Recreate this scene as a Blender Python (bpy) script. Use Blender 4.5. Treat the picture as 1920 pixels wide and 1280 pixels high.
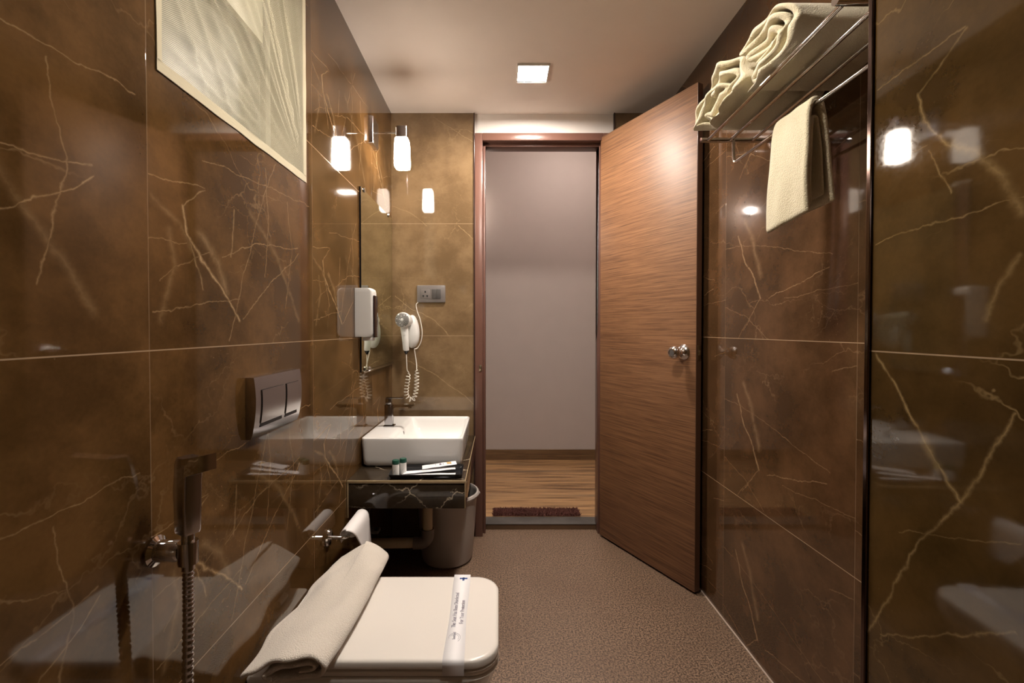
import bpy, bmesh, math, random
from mathutils import Vector, Matrix, noise
for o in list(bpy.data.objects): bpy.data.objects.remove(o)
S = bpy.context.scene
COL = S.collection
PI = math.pi
F = 853.33; VX, VY = 935.0, 617.0          # focal length in pixels, vanishing point of the room's depth
CH = 1.076                                  # lens height above the floor
XL, XR, YB, ZC = -.552, .836, 2.354, CH + 1.109   # left wall, right wall, far wall, ceiling

# ---------------- camera, world, exposure ----------------
cd = bpy.data.cameras.new('camera'); cam = bpy.data.objects.new('camera', cd); COL.objects.link(cam)
cam.location = (0, 0, CH); cd.lens = 16; cd.sensor_width = 36; cd.clip_start = .02
PITCH = math.atan(13.4/F)
cam.rotation_euler = (PI/2 - PITCH, 0, 0)
cd.shift_x = 25/1920; cd.shift_y = -9.6/1920
S.camera = cam
W = bpy.data.worlds.new('world'); S.world = W; W.use_nodes = True
W.node_tree.nodes['Background'].inputs[0].default_value = (.9, .85, .8, 1)
W.node_tree.nodes['Background'].inputs[1].default_value = .02
S.view_settings.view_transform = 'Standard'; S.view_settings.look = 'None'
S.view_settings.gamma = 1; S.view_settings.use_curve_mapping = False
S.view_settings.exposure = 2.3
LED_E, LED2_E, SCONCE_E, PASS_E = 96, 74, 9, 15

# ---------------- node helper ----------------
class NT:
    def __init__(s, name):
        s.m = bpy.data.materials.new(name); s.m.use_nodes = True
        s.t = s.m.node_tree; s.n = s.t.nodes; s.b = s.n['Principled BSDF']; s.out = s.n['Material Output']
    def add(s, typ, **kw):
        n = s.n.new(typ)
        for k, v in kw.items(): setattr(n, k, v)
        return n
    def put(s, sock, v):
        if isinstance(v, bpy.types.NodeSocket): s.t.links.new(v, sock)
        elif v is not None:
            if isinstance(v, (tuple, list)) and len(v) == 3 and sock.type == 'RGBA': v = (*v, 1)
            sock.default_value = v
    def math(s, op, a, b=None, c=None, clamp=False):
        n = s.add('ShaderNodeMath', operation=op); n.use_clamp = clamp
        s.put(n.inputs[0], a); s.put(n.inputs[1], b)
        if c is not None: s.put(n.inputs[2], c)
        return n.outputs[0]
    def vm(s, op, a, b=None):
        n = s.add('ShaderNodeVectorMath', operation=op); s.put(n.inputs[0], a)
        if b is not None: s.put(n.inputs[3 if op == 'SCALE' else 1], b)
        return n.outputs['Value'] if op in ('LENGTH', 'DOT_PRODUCT', 'DISTANCE') else n.outputs[0]
    def mix(s, f, a, b):
        n = s.add('ShaderNodeMix', data_type='RGBA'); s.put(n.inputs[0], f); s.put(n.inputs[6], a); s.put(n.inputs[7], b)
        return n.outputs[2]
    def noise(s, vec, scale, detail=3, rough=.5, dist=0, color=False):
        n = s.add('ShaderNodeTexNoise'); s.put(n.inputs['Vector'], vec); n.inputs['Scale'].default_value = scale
        n.inputs['Detail'].default_value = detail; n.inputs['Roughness'].default_value = rough; n.inputs['Distortion'].default_value = dist
        return n.outputs['Color' if color else 'Fac']
    def ramp(s, f, stops):
        n = s.add('ShaderNodeMapRange', interpolation_type='SMOOTHSTEP')
        s.put(n.inputs[0], f)
        n.inputs[1].default_value, n.inputs[2].default_value, n.inputs[3].default_value, n.inputs[4].default_value = stops
        return n.outputs[0]
    def obj(s): return s.add('ShaderNodeTexCoord').outputs['Object']
    def map(s, vec, scale=(1,1,1), loc=(0,0,0), rot=(0,0,0)):
        n = s.add('ShaderNodeMapping'); s.put(n.inputs[0], vec)
        n.inputs['Scale'].default_value = scale; n.inputs['Location'].default_value = loc; n.inputs['Rotation'].default_value = rot
        return n.outputs[0]
    def bump(s, h, strength=.2, dist=.01):
        n = s.add('ShaderNodeBump'); s.put(n.inputs['Height'], h); n.inputs['Strength'].default_value = strength; n.inputs['Distance'].default_value = dist
        s.t.links.new(n.outputs[0], s.b.inputs['Normal'])
    def set(s, **kw):
        for k, v in kw.items(): s.put(s.b.inputs[k.replace('_', ' ')], v)
        return s

def plain(name, col, rough=.5, metal=0, var=.06, bumpS=0, bscale=200, **kw):
    t = NT(name); co = t.obj(); n = t.noise(co, 8, 3)
    c2 = tuple(min(1, c*(1+var*2)) for c in col); c1 = tuple(c*(1-var*2) for c in col)
    t.set(Base_Color=t.mix(n, c1, c2), Roughness=rough, Metallic=metal)
    if bumpS: t.bump(t.noise(co, bscale, 2), bumpS, .002)
    for k, v in kw.items(): t.set(**{k: v})
    return t.m

# ---------------- vein segment node group ----------------
VG = bpy.data.node_groups.new('vein_segment', 'ShaderNodeTree')
for nm, ty in (('P', 'NodeSocketVector'), ('A', 'NodeSocketVector'), ('D', 'NodeSocketVector'), ('W', 'NodeSocketFloat'), ('S', 'NodeSocketFloat'), ('Prev', 'NodeSocketFloat')):
    VG.interface.new_socket(nm, in_out='INPUT', socket_type=ty)
VG.interface.new_socket('Out', in_out='OUTPUT', socket_type='NodeSocketFloat')
def _vg():
    g = VG.nodes; L = VG.links.new; i = g.new('NodeGroupInput'); o = g.new('NodeGroupOutput')
    def v(op, a, b):
        n = g.new('ShaderNodeVectorMath'); n.operation = op; L(a, n.inputs[0])
        if b is not None: L(b, n.inputs[3 if op == 'SCALE' else 1])
        return n.outputs['Value'] if op in ('DOT_PRODUCT', 'LENGTH') else n.outputs[0]
    def m(op, a, b, clamp=False):
        n = g.new('ShaderNodeMath'); n.operation = op; n.use_clamp = clamp
        for k, x in ((0, a), (1, b)):
            if isinstance(x, float): n.inputs[k].default_value = x
            else: L(x, n.inputs[k])
        return n.outputs[0]
    pa = v('SUBTRACT', i.outputs['P'], i.outputs['A'])
    h = m('DIVIDE', v('DOT_PRODUCT', pa, i.outputs['D']), v('DOT_PRODUCT', i.outputs['D'], i.outputs['D']), True)
    d = v('LENGTH', v('SUBTRACT', pa, v('SCALE', i.outputs['D'], h)), None)
    f = m('SUBTRACT', 1.0, m('DIVIDE', d, i.outputs['W']), True)
    f = m('MULTIPLY', m('MULTIPLY', f, f), i.outputs['S'])
    L(m('MAXIMUM', f, i.outputs['Prev']), o.inputs['Out'])
_vg()

def marble(name, axis, u0, tw, v0, th, lo, hi, vein, segs, seam=(.42, .3, .19), rough=.045, fine=1.0, seamv=.25, vtop=None, jth=None):
    """polished brown marble-look tile; segs = veins printed on every tile: (u1,v1,u2,v2,width,strength)"""
    t = NT(name); co = t.obj(); sp = t.add('ShaderNodeSeparateXYZ'); t.put(sp.inputs[0], co)
    u = sp.outputs[1 if axis == 'x' else 0]; v = sp.outputs[2]
    def wrap(x, o, w):
        q = t.math('DIVIDE', t.math('SUBTRACT', x, o), w)
        fr = t.math('FRACT', q)
        return t.math('MULTIPLY', fr, w), t.math('FLOOR', q)
    tu, iu = wrap(u, u0, tw); tv, iv = wrap(v, v0, th)
    cb = t.add('ShaderNodeCombineXYZ'); t.put(cb.inputs[0], tu); t.put(cb.inputs[1], tv)
    P0 = cb.outputs[0]
    cb2 = t.add('ShaderNodeCombineXYZ'); t.put(cb2.inputs[0], u); t.put(cb2.inputs[1], v)
    t.put(cb2.inputs[2], t.math('MULTIPLY', iv, .37))
    Q = cb2.outputs[0]
    w1 = t.vm('SCALE', t.vm('SUBTRACT', t.noise(P0, 9, 4, .6, color=True), (.5, .5, .5)), .03)
    w2 = t.vm('SCALE', t.vm('SUBTRACT', t.noise(P0, 60, 3, .6, color=True), (.5, .5, .5)), .007)
    Pw0 = t.vm('ADD', t.vm('ADD', P0, w1), w2)
    flat = t.add('ShaderNodeVectorMath', operation='MULTIPLY'); t.put(flat.inputs[0], Pw0); flat.inputs[1].default_value = (1, 1, 0)
    Pw = flat.outputs[0]
    prev = None
    for (a, b, c, d, wd, st) in segs:
        g = t.add('ShaderNodeGroup'); g.node_tree = VG
        t.put(g.inputs['P'], Pw); g.inputs['A'].default_value = (a, b, 0); g.inputs['D'].default_value = (c-a, d-b, 0)
        g.inputs['W'].default_value = wd; g.inputs['S'].default_value = st
        if prev is None: g.inputs['Prev'].default_value = 0
        else: t.put(g.inputs['Prev'], prev)
        prev = g.outputs[0]
    # thin random veins, stretched a little
    Qw = t.vm('ADD', t.map(Q, (1.0, 1.7, 1), rot=(0, 0, .35)), t.vm('SCALE', t.vm('SUBTRACT', t.noise(Q, 5, 5, .65, color=True), (.5, .5, .5)), .20))
    vo = t.add('ShaderNodeTexVoronoi', feature='DISTANCE_TO_EDGE'); t.put(vo.inputs['Vector'], Qw); vo.inputs['Scale'].default_value = 2.6
    mask = t.ramp(t.noise(Q, 3.2, 2), (.46, .66, 0, 1))
    f1 = t.math('MULTIPLY', t.ramp(vo.outputs['Distance'], (0, .010, .6*fine, 0)), mask)
    vo2 = t.add('ShaderNodeTexVoronoi', feature='DISTANCE_TO_EDGE'); t.put(vo2.inputs['Vector'], t.vm('ADD', Qw, (5.3, 2.1, 1.7))); vo2.inputs['Scale'].default_value = 5.5
    mask2 = t.ramp(t.noise(t.vm('ADD', Q, (3, 7, 1)), 4.5, 2), (.50, .68, 0, 1))
    f2 = t.math('MULTIPLY', t.ramp(vo2.outputs['Distance'], (0, .012, .35*fine, 0)), mask2)
    vf = t.math('MAXIMUM', t.math('MAXIMUM', prev if prev is not None else 0.0, f1), f2)
    vf = t.math('MULTIPLY', vf, t.ramp(t.noise(Q, 40, 3, .6), (.25, .65, .35, 1)))
    cloud = t.ramp(t.noise(Pw0, 4.5, 5, .62), (.34, .66, 0, 1))
    gr = t.noise(Q, 160, 2, .6)
    base = t.mix(t.math('ADD', t.math('MULTIPLY', cloud, .75), t.math('MULTIPLY', gr, .25)), lo, hi)
    speck = t.ramp(t.noise(Q, 220, 1, .5), (.72, .78, 0, .35))
    c = t.mix(t.math('MAXIMUM', vf, t.math('MULTIPLY', speck, mask2)), base, vein)
    # tile joints
    def joint(x, w, hw):
        dd = t.math('MINIMUM', x, t.math('SUBTRACT', w, x))
        return t.ramp(dd, (hw*.6, hw, 1, 0))
    jv_ = tv
    if jth: jv_, _ = wrap(v, V0, jth)
    jh = joint(jv_, jth or th, .0013)
    if vtop: jh = t.math('MULTIPLY', jh, t.math('LESS_THAN', v, vtop))
    jh = t.math('MULTIPLY', jh, .8); jv = t.math('MULTIPLY', joint(tu, tw, .0012), seamv)
    c = t.mix(t.math('MAXIMUM', jh, jv), c, seam)
    t.set(Base_Color=c, Roughness=t.ramp(gr, (.2, .8, rough*.7, rough*1.5)), IOR=1.52)
    t.b.inputs['Specular IOR Level'].default_value = .62
    jj = t.math('MAXIMUM', jh, joint(tu, tw, .0012))
    t.bump(t.math('ADD', t.math('MULTIPLY', jj, -1.0), t.math('MULTIPLY', t.noise(Q, 12, 2), .05)), .05, .002)
    return t.m

def pw(x, y, X):      # pixel on a wall plane x=X  ->  (depth, height)
    d = abs(X)*F/abs(x-VX); return d, CH + (VY-y)*d/F
def pb(x, y, d=YB):   # pixel on a plane at depth d -> (X, height)
    return (x-VX)*d/F, CH + (VY-y)*d/F
TW, TH = .634, .577; U0 = .719; V0 = CH - .034
def wallsegs(lines, X):
    out = []
    for pts, wd, st in lines:
        q = [pw(x, y, X) for x, y in pts]
        for (a, b), (c, d) in zip(q, q[1:]):
            iu = math.floor(((a+c)/2-U0)/TW); iv = math.floor(((b+d)/2-V0)/TH)
            out.append((a-U0-iu*TW, b-V0-iv*TH, c-U0-iu*TW, d-V0-iv*TH, wd, st))
    return out
linesL = [
 ([(345, 385), (352, 440), (378, 490), (420, 545), (448, 600)], .0065, .95),
 ([(378, 440), (410, 490), (425, 545)], .022, .35),
 ([(352, 440), (372, 510), (382, 545)], .004, .55),
 ([(388, 355), (346, 385)], .003, .6),
 ([(282, 330), (388, 350)], .0022, .6),
 ([(385, 300), (490, 345), (580, 388)], .0022, .5),
 ([(520, 312), (496, 370), (455, 530), (430, 640)], .003, .5),
 ([(440, 395), (436, 480)], .005, .5),
 ([(560, 475), (455, 595)], .0026, .7),
 ([(285, 585), (360, 572), (450, 560)], .0022, .6),
 ([(420, 480), (480, 460), (560, 465)], .0024, .6),
 ([(283, 445), (350, 455)], .002, .5),
 ([(300, 600), (330, 500), (318, 430)], .014, .22),
 ([(470, 400), (520, 480), (560, 600)], .016, .22),
 ([(500, 320), (506, 420), (498, 520)], .0035, .45),
 ([(300, 530), (330, 500), (400, 470)], .002, .4),
 ([(286, 370), (340, 420), (360, 470)], .012, .25),
 ([(540, 380), (548, 470), (536, 580)], .0028, .5),
]
MAR_L = marble('brown_marble_tile_left', 'x', U0, TW, V0, TH, (.043, .0215, .0066), (.145, .074, .025), (.44, .295, .15), wallsegs(linesL, XL), fine=.42)
linesR = [
 ([(1383, 445), (1392, 480), (1413, 520), (1424, 560)], .0065, .9),
 ([(1395, 415), (1410, 450), (1425, 520)], .02, .35),
 ([(1424, 560), (1395, 620)], .003, .6),
 ([(1555, 500), (1440, 560)], .0026, .7),
 ([(1340, 300), (1400, 290), (1480, 310)], .0022, .5),
 ([(1350, 470), (1400, 460), (1560, 475)], .0022, .5),
 ([(1470, 560), (1610, 530)], .002, .5),
 ([(1340, 400), (1372, 370), (1420, 250)], .003, .4),
]
def rsegs(lines, X, u0, v0, w, h):
    out = []
    for pts, wd, st in lines:
        q = [pw(x, y, X) for x, y in pts]
        for (a, b), (c, d) in zip(q, q[1:]):
            iu = math.floor(((a+c)/2-u0)/w); iv = math.floor(((b+d)/2-v0)/h)
            out.append((a-u0-iu*w, b-v0-iv*h, c-u0-iu*w, d-v0-iv*h, wd, st))
    return out
MAR_R = marble('brown_marble_tile_right', 'x', 1.06, .62, CH-.583, .551, (.047, .0235, .0095), (.122, .061, .027), (.40, .26, .14), rsegs(linesR, XR, 1.06, CH-.583, .62, .551), fine=.42, vtop=CH+.3)
linesP = [
 ([(1640, 662), (1690, 740), (1735, 820), (1775, 880), (1808, 944)], .0052, .8),
 ([(1735, 820), (1765, 870)], .014, .5),
 ([(1920, 770), (1875, 840), (1808, 944), (1740, 1020), (1690, 1090), (1620, 1210)], .0045, .6),
 ([(1780, 270), (1830, 290), (1880, 330), (1920, 400)], .011, .55),
 ([(1722, 175), (1728, 225), (1750, 250), (1780, 272)], .005, .7),
 ([(1803, 60), (1770, 110), (1722, 175)], .003, .4),
 ([(1735, 280), (1760, 320), (1785, 360)], .003, .6),
 ([(1640, 460), (1740, 420), (1840, 395), (1920, 370)], .0022, .55),
 ([(1640, 170), (1800, 60)], .002, .45),
 ([(1640, 315), (1730, 268)], .002, .4),
 ([(1660, 1195), (1760, 1200), (1920, 1190)], .003, .5),
 ([(1690, 1000), (1780, 1010), (1920, 1020)], .002, .4),
 ([(1920, 480), (1880, 530), (1850, 600)], .007, .45),
]
MAR_P = marble('brown_marble_tile_panel', 'x', .713-1.5, 1.5, V0-.9*1, 100, (.036, .020, .0058), (.102, .056, .0175), (.36, .25, .11), rsegs(linesP, .58, .713-1.5, V0-.9, 1.5, 100), seamv=0, jth=.577)
def bsegs(lines):
    return [(a, b-V0 if b > V0 else b-V0+TH, c, d-V0 if b > V0 else d-V0+TH, w, s)
            for pts, w, s in lines for (a, b), (c, d) in [(pb(*pts[k]), pb(*pts[k+1])) for k in range(len(pts)-1)]]
linesB = [
 ([(741, 555), (770, 580), (815, 600), (842, 628)], .0048, .85),
 ([(765, 675), (820, 705), (855, 730), (888, 758)], .0048, .85),
 ([(815, 222), (850, 245), (887, 268)], .003, .7),
 ([(738, 388), (770, 400), (800, 425)], .004, .6),
 ([(858, 423), (887, 448)], .005, .8),
 ([(750, 520), (800, 522)], .002, .4),
]
U0B = -.56
def bsegs2():
    out = []
    for pts, w, s in linesB:
        for k in range(len(pts)-1):
            (a, b), (c, d) = pb(*pts[k]), pb(*pts[k+1]); out.append((a-U0B, b, c-U0B, d, w*.8, s*.8))
    return out
MAR_B = marble('brown_marble_tile_lamplit', 'y', U0B, 3.0, 0, 100, (.135, .085, .042), (.26, .172, .092), (.50, .35, .19), bsegs2(), fine=.5, jth=TH)  # same brown tile, with the lamplight put into its lighter olive colour

# ---------------- other materials ----------------
def wood(name, lo, hi, along='x', fs=1.0, rough=.35, dark=(.03, .014, .007)):
    t = NT(name); co = t.obj()
    sc = (.8, 1, 62) if along == 'x' else (62, 62, .8)
    c2 = t.map(co, sc, rot=(0, math.radians(1.5), 0))
    wv = t.noise(c2, 3.2*fs, 6, .65)
    c3 = t.map(co, (3, 3, 190) if along == 'x' else (190, 190, 3))
    fine = t.noise(c3, 2.2*fs, 4, .6)
    f = t.math('ADD', t.math('MULTIPLY', wv, .6), t.math('MULTIPLY', fine, .4))
    col = t.mix(t.ramp(f, (.36, .62, 0, 1)), lo, hi)
    ln = t.ramp(t.noise(t.map(co, (1.6, 1.6, 130) if along == 'x' else (130, 130, 1.6)), 2.6*fs, 3, .7), (.56, .68, 0, .75))
    col = t.mix(ln, col, dark)
    t.set(Base_Color=col, Roughness=rough)
    t.b.inputs['Specular IOR Level'].default_value = .5
    t.bump(t.math('SUBTRACT', f, t.math('MULTIPLY', ln, .5)), .12, .002)
    return t.m
M_DOOR = wood('door_veneer', (.112, .048, .021), (.29, .142, .066), rough=.48)
M_DOOREDGE = plain('door_edge_lipping', (.10, .048, .026), .4)
M_FRAME = plain('frame_painted_wood', (.16, .078, .058), .28, bumpS=.15, bscale=60)
M_TRIM = plain('brown_trim', (.05, .026, .022), .2)
M_PLASTER = plain('white_plaster', (.80, .76, .72), .6, var=.02, bumpS=.05, bscale=90)
M_CEIL = plain('ceiling_paint', (.84, .765, .705), .65, var=.02, bumpS=.04, bscale=60)
M_PASS = plain('passage_paint', (.44, .37, .335), .6, var=.02, bumpS=.04, bscale=60)
M_CHROME = plain('chrome', (.72, .71, .72), .07, 1, var=.01)
M_SATIN = plain('satin_chrome', (.52, .49, .49), .2, 1, var=.02)
M_TAP = plain('tap_chrome', (.36, .35, .36), .12, 1, var=.02)
M_KNOB = plain('brushed_steel', (.72, .69, .68), .16, 1, var=.02)
M_CER = plain('white_ceramic', (.82, .81, .79), .06, var=.01)
M_CERT = plain('toilet_ceramic', (.72, .69, .64), .07, var=.01)
M_LID = plain('toilet_lid_plastic', (.74, .70, .65), .22, var=.01)
M_PLW = plain('white_plastic', (.76, .75, .72), .3, var=.02)
M_PLB = plain('brown_smoked_plastic', (.022, .010, .010), .1)
M_BLACK = plain('black_plastic', (.012, .012, .014), .18)
M_GREEN = plain('green_cap', (.012, .075, .05), .3)
M_GREY = plain('grey_plate', (.17, .15, .14), .35)
M_GREYD = plain('dark_grey_switch', (.085, .078, .075), .3)
M_HOLE = plain('socket_hole', (.008, .008, .008), .5)
M_CORD = plain('cream_cord', (.72, .68, .60), .35)
M_PIPE = plain('cream_pipe', (.50, .40, .26), .4)
M_PIPED = plain('grey_pipe', (.16, .13, .11), .4)
M_PAPER = plain('white_paper', (.83, .82, .84), .6, var=.01)
M_TISSUE = plain('tissue', (.80, .77, .76), .8, var=.02, bumpS=.2, bscale=400)
M_INK = plain('grey_ink', (.25, .24, .30), .6)
M_BLUE = plain('blue_ink', (.03, .08, .30), .6)
M_GOLD = plain('gold_ink', (.62, .42, .16), .5)
M_EDGE = plain('beige_edge', (.34, .25, .14), .3, var=.12)
M_GRANITE = plain('grey_granite', (.075, .066, .060), .5, var=.4, bumpS=.2)
M_BRASS = plain('brass', (.45, .38, .26), .3, 1)
def clearplastic():
    t = NT('translucent_bucket_plastic'); t.set(Base_Color=(.40, .36, .33), Roughness=.35)
    t.b.inputs['Subsurface Weight'].default_value = .3; t.b.inputs['Subsurface Radius'].default_value = (.01, .01, .01)
    return t.m
M_BUCK = clearplastic()
def mirror():
    t = NT('mirror_glass'); co = t.obj(); t.set(Base_Color=t.mix(t.noise(co, 2, 1), (.72, .75, .66), (.74, .77, .68)), Roughness=.004, Metallic=1); return t.m
M_MIR = mirror()
def emis(name, col, e):
    t = NT(name); t.set(Base_Color=(.8, .8, .8), Roughness=.4, Emission_Color=col, Emission_Strength=e); return t.m
def terry(name, col, col2):
    t = NT(name); co = t.obj(); n = t.noise(co, 6, 4, .6); f = t.noise(co, 340, 2, .7); v = t.add('ShaderNodeTexVoronoi'); t.put(v.inputs['Vector'], co); v.inputs['Scale'].default_value = 330
    t.set(Base_Color=t.mix(t.math('ADD', t.math('MULTIPLY', n, .6), t.math('MULTIPLY', f, .4)), col, col2), Roughness=.95)
    t.b.inputs['Sheen Weight'].default_value = .35; t.b.inputs['Sheen Roughness'].default_value = .5
    t.b.inputs['Specular IOR Level'].default_value = .1
    t.bump(f, .8, .004)
    return t.m
M_TERRY = terry('cream_terry', (.60, .52, .34), (.80, .73, .53))
M_TERRY2 = terry('white_terry', (.66, .59, .50), (.80, .74, .66))
def floor_mat():
    t = NT('brown_antiskid_floor'); co = t.obj(); a = t.noise(co, 170, 2, .8); b = t.noise(co, 3, 4, .6)
    c = t.mix(t.ramp(a, (.40, .60, 0, 1)), (.052, .032, .021), (.275, .18, .118))
    c = t.mix(t.math('MULTIPLY', t.ramp(b, (.4, .7, 0, 1)), .35), c, (.12, .07, .045))
    sp = t.add('ShaderNodeSeparateXYZ'); t.put(sp.inputs[0], co)
    def line(s, o, w, hw):
        q = t.math('MULTIPLY', t.math('FRACT', t.math('DIVIDE', t.math('SUBTRACT', s, o), w)), w)
        return t.ramp(t.math('ABSOLUTE', t.math('SUBTRACT', q, w/2)), (hw*.5, hw, 1, 0))
    j = t.math('MAXIMUM', line(sp.outputs[1], 2.315-.30, .60, .0013), line(sp.outputs[0], .085-.3, .60, .0011))
    j = t.math('MULTIPLY', j, t.ramp(t.noise(co, 14, 3), (.45, .6, .1, .8)))
    c = t.mix(j, c, (.30, .21, .15))
    t.set(Base_Color=c, Roughness=t.ramp(a, (.3, .7, .38, .55)))
    t.bump(a, .35, .002); return t.m
M_FLOOR = floor_mat()
def planks():
    t = NT('wood_plank_floor'); co = t.obj(); sp = t.add('ShaderNodeSeparateXYZ'); t.put(sp.inputs[0], co)
    row = t.math('FLOOR', t.math('DIVIDE', sp.outputs[1], .105))
    cb = t.add('ShaderNodeCombineXYZ'); t.put(cb.inputs[0], t.math('ADD', t.math('MULTIPLY', sp.outputs[0], 1.0), t.math('MULTIPLY', row, 3.71)))
    t.put(cb.inputs[1], t.math('MULTIPLY', sp.outputs[1], 14)); t.put(cb.inputs[2], row)
    g = t.noise(cb.outputs[0], 2.2, 6, .62)
    g2 = t.noise(t.map(cb.outputs[0], (.9, 7, 1)), 3.0, 4, .6)
    f = t.math('ADD', t.math('MULTIPLY', g, .6), t.math('MULTIPLY', g2, .4))
    c = t.mix(t.ramp(f, (.36, .58, 0, 1)), (.11, .055, .025), (.44, .25, .112))
    c = t.mix(t.ramp(t.noise(cb.outputs[0], .8, 2), (.52, .66, 0, .6)), c, (.14, .10, .065))
    fr = t.math('FRACT', t.math('DIVIDE', sp.outputs[1], .105))
    c = t.mix(t.ramp(t.math('MINIMUM', fr, t.math('SUBTRACT', 1.0, fr)), (.006, .02, .7, 0)), c, (.03, .018, .01))
    t.set(Base_Color=c, Roughness=.35); return t.m
M_PLANK = planks()
M_SKIRT = wood('wood_skirting', (.085, .045, .022), (.2, .115, .055), rough=.3)
def darkmarble():
    t = NT('dark_marble_counter'); co = t.obj()
    w = t.vm('ADD', co, t.vm('SCALE', t.vm('SUBTRACT', t.noise(co, 7, 5, .65, color=True), (.5, .5, .5)), .12))
    v = t.add('ShaderNodeTexVoronoi', feature='DISTANCE_TO_EDGE'); t.put(v.inputs['Vector'], t.map(w, (1, 1, 1.6), (.31, .2, .05), (.2, .5, .3))); v.inputs['Scale'].default_value = 6
    m = t.ramp(t.noise(co, 7, 2), (.42, .6, .05, 1))
    f = t.math('MULTIPLY', t.ramp(v.outputs['Distance'], (0, .028, .9, 0)), m)
    b = t.mix(t.noise(co, 22, 5, .7), (.016, .011, .007), (.06, .043, .027))
    t.set(Base_Color=t.mix(f, b, (.5, .42, .30)), Roughness=.08); return t.m
M_DMAR = darkmarble()
def net_mat():
    t = NT('cream_net'); co = t.obj(); sp = t.add('ShaderNodeSeparateXYZ'); t.put(sp.inputs[0], co)
    def thr(s, k):
        return t.math('ABSOLUTE', t.math('SINE', t.math('MULTIPLY', s, k)))
    a = thr(t.math('ADD', sp.outputs[1], sp.outputs[2]), 950); b = thr(t.math('SUBTRACT', sp.outputs[1], sp.outputs[2]), 950)
    hole = t.math('MULTIPLY', t.ramp(a, (.2, .35, 0, 1)), t.ramp(b, (.2, .35, 0, 1)))
    alpha = t.math('SUBTRACT', 1.0, t.math('MULTIPLY', hole, .93))
    t.set(Base_Color=(.76, .70, .50), Roughness=.9, Alpha=alpha)
    t.b.inputs['Sheen Weight'].default_value = .3
    return t.m
M_NET = net_mat()
M_HEM = plain('net_hem_tape', (.60, .54, .38), .9, bumpS=.2, bscale=300)
def frosted():
    t = NT('frosted_pane'); co = t.obj(); n = t.noise(co, 3, 2)
    t.set(Base_Color=t.mix(n, (.13, .14, .11), (.27, .27, .21)), Roughness=.35); return t.m
M_FROST = frosted()
M_PANEL = plain('pale_sash_panel', (.60, .58, .42), .4)
M_RECESS = plain('recess_plaster', (.42, .39, .28), .7)

# ---------------- mesh helpers ----------------
def link(name, bm, mat, parent=None, smooth=True, ang=40):
    bmesh.ops.remove_doubles(bm, verts=bm.verts, dist=1e-6)
    bmesh.ops.recalc_face_normals(bm, faces=bm.faces)
    me = bpy.data.meshes.new(name); bm.to_mesh(me); bm.free()
    mats = mat if isinstance(mat, (list, tuple)) else [mat]
    for m in mats: me.materials.append(m)
    if smooth:
        for p in me.polygons: p.use_smooth = True
        try: me.set_sharp_from_angle(angle=math.radians(ang))
        except Exception: pass
    o = bpy.data.objects.new(name, me); COL.objects.link(o)
    if parent: o.parent = parent
    return o
def tag(o, label=None, cat=None, group=None, kind=None):
    if label: o['label'] = label
    if cat: o['category'] = cat
    if group: o['group'] = group
    if kind: o['kind'] = kind
    return o
def empty(name, loc, label, cat, rz=0, group=None):
    o = bpy.data.objects.new(name, None); COL.objects.link(o); o.location = loc; o.rotation_euler = (0, 0, rz)
    o.empty_display_size = .02
    return tag(o, label, cat, group)
def struct(name, bm, mat, label=None, smooth=False):
    o = link(name, bm, mat, smooth=smooth); o['kind'] = 'structure'
    if label: o['label'] = label
    return o
def box(bm, x0, x1, y0, y1, z0, z1, bev=0, seg=2, mi=0, M=None):
    vs = [bm.verts.new(((x0, x1)[i & 1], (y0, y1)[i >> 1 & 1], (z0, z1)[i >> 2 & 1])) for i in range(8)]
    fs = [bm.faces.new([vs[i] for i in q]) for q in ((0, 1, 3, 2), (4, 6, 7, 5), (0, 4, 5, 1), (2, 3, 7, 6), (0, 2, 6, 4), (1, 5, 7, 3))]
    for f in fs: f.material_index = mi
    if M: bmesh.ops.transform(bm, matrix=M, verts=vs)
    if bev:
        es = list({e for f in fs for e in f.edges})
        bmesh.ops.bevel(bm, geom=es, offset=bev, segments=seg, affect='EDGES', profile=.5)
def tube(bm, pts, r, n=12, cap=True, closed=False, mi=0):
    pts = [Vector(p) for p in pts]; N = len(pts); rings = []
    up = None
    for i, p in enumerate(pts):
        if i == 0: d = pts[1]-pts[0]
        elif i == N-1: d = pts[-1]-pts[-2]
        else: d = pts[i+1]-pts[i-1]
        d.normalize()
        if up is None: up = d.orthogonal().normalized()
        up = (up - d*up.dot(d)); up = up.normalized() if up.length > 1e-6 else d.orthogonal().normalized()
        s = d.cross(up); rr = r[i] if isinstance(r, (list, tuple)) else r
        rings.append([bm.verts.new(p + (up*math.cos(a)+s*math.sin(a))*rr) for a in [2*PI*k/n for k in range(n)]])
    for a, b in zip(rings, rings[1:]):
        for k in range(n):
            f = bm.faces.new((a[k], a[(k+1) % n], b[(k+1) % n], b[k])); f.material_index = mi
    if cap:
        bm.faces.new(rings[0][::-1]); bm.faces.new(rings[-1])
def lathe(bm, prof, n=32, M=None, sx=1, sy=1):
    rings = []
    for r, z in prof:
        rings.append([bm.verts.new((sx*r*math.cos(2*PI*k/n), sy*r*math.sin(2*PI*k/n), z)) for k in range(n)] if r > 1e-6 else [bm.verts.new((0, 0, z))])
    for a, b in zip(rings, rings[1:]):
        for k in range(n):
            k2 = (k+1) % n
            if len(a) == 1 and len(b) == 1: continue
            if len(a) == 1: bm.faces.new((a[0], b[k2], b[k]))
            elif len(b) == 1: bm.faces.new((a[k], a[k2], b[0]))
            else: bm.faces.new((a[k], a[k2], b[k2], b[k]))
    if M:
        vs = [v for rg in rings for v in rg]; bmesh.ops.transform(bm, matrix=M, verts=vs)
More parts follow.
